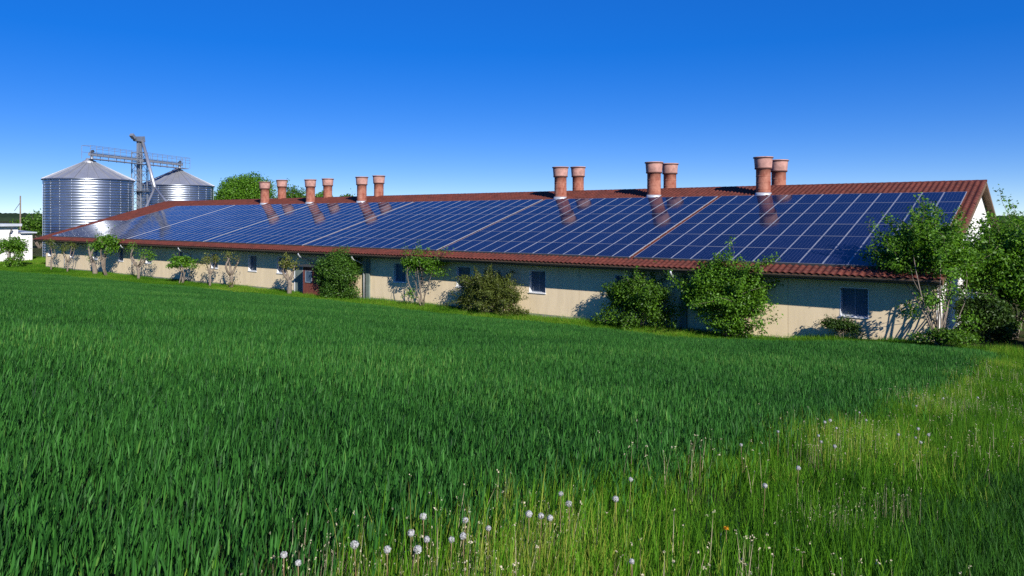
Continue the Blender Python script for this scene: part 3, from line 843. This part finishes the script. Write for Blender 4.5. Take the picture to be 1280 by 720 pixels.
# ------------------------------------------------------------------ crop and grass patches, scattered by geometry nodes
def blades(rng, n, size, h0, L, width, tilt, droop, segs=4, base=None):
    """n curved blades; returns verts, quads, tint"""
    x = rng.normal(0, .36*size, n); y = rng.normal(0, .36*size, n)
    if base is not None: x, y = base
    az = rng.uniform(0, 2*math.pi, n)
    z0 = rng.uniform(h0[0], h0[1], n); Ln = rng.uniform(L[0], L[1], n); w = rng.uniform(width[0], width[1], n)
    th0 = np.abs(rng.normal(0, tilt, n)) + .04; dr = rng.uniform(droop[0], droop[1], n)
    face = az + math.pi/2 + rng.normal(0, .5, n)
    wx, wy = np.cos(face), np.sin(face)
    px, py, pz = x.copy(), y.copy(), z0.copy()
    rows = []
    prof = np.interp(np.linspace(0, 1, segs+1), [0, .35, .7, 1], [.55, 1, .75, .04])
    for s in range(segs+1):
        hw = w*prof[s]*.5
        rows.append(np.stack([px-wx*hw, py-wy*hw, pz, px+wx*hw, py+wy*hw, pz], -1))
        th = th0 + dr*(s/segs)**1.6
        st = Ln/segs
        px = px + np.cos(az)*np.sin(th)*st; py = py + np.sin(az)*np.sin(th)*st; pz = pz + np.cos(th)*st
    v = np.stack(rows, 1).reshape(-1, 3)            # n, segs+1, 2
    b = (np.arange(n)*(segs+1)*2)[:, None] + (np.arange(segs)*2)[None]
    q = np.stack([b, b+1, b+3, b+2], -1).reshape(-1, 4)
    tint = np.repeat(rng.beta(2, 2.2, n), (segs+1)*2)
    return v, q, tint
def merge(parts):
    V, Q, T, o = [], [], [], 0
    for v, q, t in parts: V.append(v); Q.append(q+o); T.append(t); o += len(v)
    return np.concatenate(V), np.concatenate(Q), np.concatenate(T)

M['wheat'] = leaf_mat('wheat_leaf', (.004, .030, .006), (.052, .190, .030), rough=.5, trans=.25, tcol=(1.1, 1.2, .4), spec=.10, c_old=(.13, .25, .05), inst=True)
M['verge'] = leaf_mat('verge_grass', (.008, .050, .003), (.105, .275, .012), rough=.6, trans=.30, c_old=(.28, .33, .05), spec=.10, inst=True)
M['short'] = leaf_mat('short_grass', (.008, .046, .006), (.046, .150, .014), rough=.55, trans=.22, spec=.12, inst=True)
M['straw'] = leaf_mat('dry_stalk', (.16, .12, .055), (.50, .44, .30), rough=.7, trans=.1, tcol=(1, .9, .7), inst=True)
def patch(name, seed, kind):
    rng = np.random.default_rng(seed)
    if kind == 'wheat':
        n = 260; bx, by = rng.normal(0, .36, n), rng.normal(0, .36, n)
        parts = []
        for k in range(5):
            parts.append(blades(rng, n, 1, (.02+.055*k, .05+.06*k), (.085, .155), (.0065, .013), .17, (.05, .8), 4, (bx + rng.normal(0, .02, n), by + rng.normal(0, .02, n))))
        v, q, t = merge(parts); return np_mesh(name, v, q, M['wheat'], t, True)
    if kind == 'verge':
        a, c = blades(rng, 560, 1, (0, .03), (.08, .30), (.003, .009), .30, (.0, 1.2), 4), blades(rng, 110, 1, (0, .03), (.24, .42), (.003, .007), .22, (.0, 1.0), 4)
        b = blades(rng, 170, 1, (0, .02), (.08, .2), (.010, .024), .5, (.2, 1.0), 3)
        v, q, t = merge([a, b, c]); return np_mesh(name, v, q, M['verge'], t, True)
    if kind == 'short':
        a = blades(rng, 1500, 1, (0, .01), (.07, .19), (.003, .007), .35, (.1, 1.0), 3)
        return np_mesh(name, *a[:2], M['short'], a[2], True)
    if kind == 'straw':
        a = blades(rng, 16, 1, (0, .02), (.26, .46), (.003, .0055), .16, (-.1, .35), 4)
        v, q, t = a
        # small spent heads on the stalk tips
        tips = v.reshape(16, 5, 2, 3)[:, -1].mean(1)
        P = np.repeat(tips, 5, 0) + rng.normal(size=(80, 3))*.005
        lv, lq = leaves(rng, P, np.zeros((80, 3)), .010, .8)
        v, q, t = merge([a, (lv, lq, np.repeat(rng.uniform(.9, 1.3, 80), 4))])
        return np_mesh(name, v, q, M['straw'], t)
def scatter(name, kind, pts, label, cat, nvar=4, seed=0, parent=None):
    """pts: array of x, y, scale_xy, scale_z, tint ; one object of kind stuff"""
    rng = np.random.default_rng(seed); pts = np.asarray(pts, float); n = len(pts)
    col = bpy.data.collections.new(name + '_sources')
    for k in range(nvar):
        col.objects.link(bpy.data.objects.new(kind + '_tuft', patch(kind + '_tuft', seed*10+k, kind)))
    me = bpy.data.meshes.new(name); me.vertices.add(n)
    z = ground_z(pts[:, 0], pts[:, 1])
    me.vertices.foreach_set('co', np.stack([pts[:, 0], pts[:, 1], z], -1).astype(np.float32).ravel())
    e = .2
    sy = (ground_z(pts[:, 0], pts[:, 1]+e) - ground_z(pts[:, 0], pts[:, 1]-e))/(2*e)
    rot = np.stack([np.arctan(sy), np.zeros(n), np.zeros(n)], -1)
    spin = rng.integers(0, 4, n)*math.pi/2
    for nm, ty, dat in (('trot', 'FLOAT_VECTOR', rot), ('tscl', 'FLOAT_VECTOR', np.stack([pts[:, 2], pts[:, 2], pts[:, 3]], -1))):
        a = me.attributes.new(nm, ty, 'POINT'); a.data.foreach_set('vector', dat.astype(np.float32).ravel())
    for nm, dat in (('ptint', pts[:, 4]), ('tspin', spin)):
        a = me.attributes.new(nm, 'FLOAT', 'POINT'); a.data.foreach_set('value', dat.astype(np.float32))
    a = me.attributes.new('tpick', 'INT', 'POINT'); a.data.foreach_set('value', rng.integers(0, nvar, n).astype(np.int32))
    o = link(name, me); tag(o, label, cat, kind='stuff')
    ng = bpy.data.node_groups.new(name, 'GeometryNodeTree')
    ng.interface.new_socket('Geometry', in_out='INPUT', socket_type='NodeSocketGeometry')
    ng.interface.new_socket('Geometry', in_out='OUTPUT', socket_type='NodeSocketGeometry')
    N, L = ng.nodes, ng.links
    gi, go = N.new('NodeGroupInput'), N.new('NodeGroupOutput')
    ci = N.new('GeometryNodeCollectionInfo'); ci.inputs['Collection'].default_value = col; ci.inputs['Separate Children'].default_value = True; ci.inputs['Reset Children'].default_value = True
    ip = N.new('GeometryNodeInstanceOnPoints'); ip.inputs['Pick Instance'].default_value = True
    def na(nm, ty):
        k = N.new('GeometryNodeInputNamedAttribute'); k.data_type = ty; k.inputs['Name'].default_value = nm; return k.outputs['Attribute']
    L.new(gi.outputs[0], ip.inputs['Points']); L.new(ci.outputs[0], ip.inputs['Instance'])
    L.new(na('tpick', 'INT'), ip.inputs['Instance Index']); L.new(na('trot', 'FLOAT_VECTOR'), ip.inputs['Rotation']); L.new(na('tscl', 'FLOAT_VECTOR'), ip.inputs['Scale'])
    ri = N.new('GeometryNodeRotateInstances'); L.new(ip.outputs[0], ri.inputs['Instances'])
    cx = N.new('ShaderNodeCombineXYZ'); L.new(na('tspin', 'FLOAT'), cx.inputs[2]); L.new(cx.outputs[0], ri.inputs['Rotation'])
    L.new(ri.outputs[0], go.inputs[0])
    md = o.modifiers.new('scatter', 'NODES'); md.node_group = ng
    return o
def vnoise(x, y, seed):
    rng = np.random.default_rng(seed); s = 0
    for k in range(7):
        a = rng.uniform(0, 6.28); f = rng.uniform(.12, .75); ph = rng.uniform(0, 6.28)
        s = s + np.sin((x*math.cos(a) + y*math.sin(a))*f*2 + ph)/(1+f*2)
    return s/2.6
EDGE = -2.7                                             # straight side of the field
def far_edge(x): return np.interp(-x, [0, 5, 45, 90, 130], [33.0, 32.6, 31.0, 27.2, 24.5])
rng = np.random.default_rng(77)
P = []
for yy in np.arange(-1.5, 34, .8):
    for xx in np.arange(-125, 2, .8):
        x, y = xx + rng.uniform(-.12, .12), yy + rng.uniform(-.12, .12)
        if x < -(3.35*max(y, 0) + 9): continue
        e = EDGE - .42 + .12*math.sin(y*1.7) + .1*math.sin(y*.53)
        if x > e or y > far_edge(x) - .35: continue
        nz = float(vnoise(x, y, 1))
        P.append((x, y, 1.0, 1.0 + .20*nz + rng.normal(0, .07), .14*nz + rng.normal(0, .05)))
scatter('wheat_crop', 'wheat', P, 'dense dark green young wheat covering the field', 'wheat crop', 5, 1)
# verge of tall flowering grass, then a short grass track, then the strip along the barn
P, PS, PT_, PD = [], [], [], []
for yy in np.arange(-1.2, 36, .55):
    for xx in np.arange(-3.3, 6.5, .55):
        x, y = xx + rng.uniform(-.2, .2), yy + rng.uniform(-.2, .2)
        tr = -.75 - .25*math.sin(y*.4) + .35*max(0, (y-9)/12)
        if x < EDGE - .35 + .12*math.sin(y*1.7): continue
        nz = float(vnoise(x*2.2, y*2.2, 4))
        tall = 1 if x < tr else 0
        if y > 34.6 and x < -4.5: continue
        if tall or (y > 24 and rng.random() < .7):
            hh = (.92 + .42*nz + rng.normal(0, .16))*(.85 if y > 22 else 1)
            if rng.random() < .10: continue
            P.append((x, y, rng.uniform(.5, .95), max(.4, hh), .24*nz + rng.normal(0, .08) + (.12 if x < -1.7 else -.08)))
            if rng.random() < .25 + .8*nz and y < 26: PD.append((x, y, 1.0, rng.uniform(.75, 1.12), rng.normal(0, .1)))
        else:
            PS.append((x, y, 1.0, 1.15 + .3*nz + rng.normal(0, .1), .1*nz + rng.normal(0, .05) - .05))
for (x, y) in [(-2.73, 2.0), (-2.6, 2.4), (-2.45, 2.5), (-2.47, 2.75), (-2.6, 3.1), (-2.41, 3.45), (-2.5, 3.75), (-2.3, 8.2), (-2.2, 8.8), (-2.4, 9.4), (-2.35, 10.5), (-2.2, 15.4), (-2.0, 16.0), (-1.75, 16.5), (-1.6, 5.2), (-1.45, 5.6), (-1.3, 6.4)]:
    for k in range(3): PD.append((x + rng.normal(0, .14), y + rng.normal(0, .16), .38, rng.uniform(.6, 1.0), rng.normal(.15, .1)))
scatter('verge_grass', 'verge', P, 'tall yellow-green grass on the verge beside the wheat', 'grass', 5, 2)
scatter('dry_stalks', 'straw', PD, 'dry tan stalks standing in the tall verge grass', 'grass stalks', 4, 3)
scatter('track_grass', 'short', PS, 'short dark green grass in the lower right corner', 'grass', 4, 4)
P = []
for xx in np.arange(-130, -3.2, .75):
    e = float(far_edge(np.array(xx)))
    for yy in np.arange(e - .3, 35.9 if xx > WL else 44, .75):
        x, y = xx + rng.uniform(-.25, .25), yy + rng.uniform(-.25, .25)
        if xx > WL and y > 35.75: continue
        if -126.5 < x < -112.5 and 28 < y < 41: continue
        nz = float(vnoise(x, y, 6))
        P.append((x, y, 1.25, .62 + .25*nz + rng.normal(0, .1) + (.25 if y > 35 else 0), .08 + .25*nz + rng.normal(0, .07)))
scatter('bank_grass', 'verge', P, 'light green grass strip between the wheat and the barn wall', 'grass', 4, 5)

# ------------------------------------------------------------------ dandelions: each its own plant
M['fluff'] = leaf_mat('seed_fluff', (.40, .40, .40), (.66, .66, .65), rough=.9, trans=.35, tcol=(1, 1, 1), spec=.1)
M['stalk'] = mat('dandelion_stalk', (.17, .16, .06), .6, col2=(.22, .13, .07), vscale=9)
M['petal'] = mat('dandelion_petal', (.75, .33, .01), .6)
def fluff_mesh(seed):
    rng = np.random.default_rng(seed); n = 260
    d = rng.normal(size=(n, 3)); d /= np.linalg.norm(d, axis=1, keepdims=True)
    r = .021*rng.uniform(.85, 1.1, n)
    P_ = d*r[:, None]
    v, q = leaves(rng, P_, d*4, .0085, .9, 0)
    # fine rays to the middle
    a = rng.normal(size=(n, 3)); a -= d*(a*d).sum(1, keepdims=True); a /= np.linalg.norm(a, axis=1, keepdims=True)
    w = .0004
    rv = np.stack([d*.004 - a*w, d*.004 + a*w, P_ + a*w*.7, P_ - a*w*.7], 1).reshape(-1, 3)
    V = np.concatenate([v, rv]); Q = np.concatenate([q, np.arange(n*4).reshape(-1, 4) + len(v)])
    return np_mesh('seed_head', V, Q, M['fluff'], np.repeat(rng.uniform(.2, 1, 2*n), 4))
fl = [fluff_mesh(k) for k in range(3)]
core = MB().lathe([(.001, -.006), (.006, -.003), (.006, .003), (.001, .006)], 8)
DAND = [(-2.73, 2.0), (-2.72, 1.92), (-2.76, 2.34), (-2.6, 2.4), (-2.72, 2.67), (-2.88, 2.92), (-2.45, 2.45), (-2.47, 2.7), (-2.44, 2.75), (-2.51, 3.03), (-2.38, 3.32), (-2.41, 3.45), (-2.47, 3.73), (-2.54, 3.75), (-2.41, 3.25), (-2.4, 4.16), (-2.6, 4.72), (-1.73, 3.15), (-2.25, 2.24), (-2.62, 2.97), (-2.55, 2.61), (-2.59, 6.8), (-2.59, 7.83), (-1.87, 5.37), (-1.95, 6.4), (-2.54, 9.35), (-2.54, 9.58), (-2.23, 7.98), (-2.14, 7.75), (-2.27, 8.81), (-2.05, 7.9), (-2.34, 10.5), (-2.55, 11.06), (-1.74, 9.32), (-1.54, 9.15), (-1.49, 9.15), (-2.15, 15.41), (-2.29, 13.66), (-1.73, 16.47), (-1.71, 10.33), (-1.51, 9.77)]
rd = random.Random(4)
ORD = ['leftmost', 'second from the left', 'third from the left', 'fourth from the left', 'fifth from the left', 'sixth from the left', 'seventh from the left', 'eighth from the left', 'ninth from the left', 'tenth from the left', 'fourth from the right', 'third from the right', 'second from the right', 'rightmost']
def band(y): return 0 if y < 2.3 else 1 if y < 3.1 else 2 if y < 4.0 else 3 if y < 7 else 4 if y < 12 else 5
BAND = [('white dandelion seed head at the bottom edge', 'dandelions at the bottom edge'), ('white dandelion seed head at the wheat edge, bottom centre', 'dandelions at the wheat edge'),
        ('white dandelion seed head in the cluster right of bottom centre', 'dandelions right of bottom centre'), ('lone white dandelion seed head between the near and far clusters', 'scattered single dandelions'),
        ('small white dandelion seed head in the farther cluster', 'dandelions in the farther cluster'), ('tiny white dandelion seed head on the distant verge', 'distant dandelions on the verge')]
def bearing(p): return (.7896*p[0] + .6136*p[1])/(-.6136*p[0] + .7896*p[1])
def dandelion_label(p):
    b = band(p[1]); row = sorted((q for q in DAND if band(q[1]) == b), key=bearing); k = row.index(p); n = len(row)
    w = ORD[-(n-k)] if n - k <= 4 and n > 4 else ORD[k] if n > 4 else (ORD[k] if k < n-1 else 'rightmost')
    return BAND[b][0] + ', ' + w, BAND[b][1]
for i, (x, y) in enumerate(DAND):
    lab, grp = dandelion_label((x, y))
    g = gz(x, y)
    t = thing('dandelion', lab, 'dandelion', (x, y, g), rd.uniform(0, 6.28), grp)
    h = .36 + rd.uniform(-.05, .03); lx = rd.uniform(-.03, .03)
    MB().tube([(-lx, .01, -.02), (-lx*.6, .01, h*.4), (-lx*.1, 0, h*.8), (0, 0, h-.004)], [.0030, .0026, .0023, .0026], 6).build('stalk', M['stalk'], t, True)
    o = link('seed_head', fl[i % 3], t); o.location = (0, 0, h); s_ = rd.uniform(.55, .88); o.scale = (s_, s_, s_)
    o.rotation_euler = (rd.uniform(0, 3), rd.uniform(0, 3), 0)
    c_ = core.build('receptacle', M['stalk'], t); c_.location = (0, 0, h)
x, y = -1.81, 4.5
t = thing('dandelion_flower', 'single orange-yellow dandelion flower low in the verge grass', 'flower', (x, y, gz(x, y)))
MB().tube([(0, 0, -.02), (.004, 0, .1), (0, 0, .215)], .0026, 6).build('stalk', M['stalk'], t, True)
rng = np.random.default_rng(9); n = 90
d = rng.normal(size=(n, 3)); d[:, 2] = np.abs(d[:, 2])*.5; d /= np.linalg.norm(d, axis=1, keepdims=True)
v, q = leaves(rng, d*.012 + np.array([0, 0, .217]), d*2, .014, .35, .2)
link('petals', np_mesh('petals', v, q, M['petal']), t)
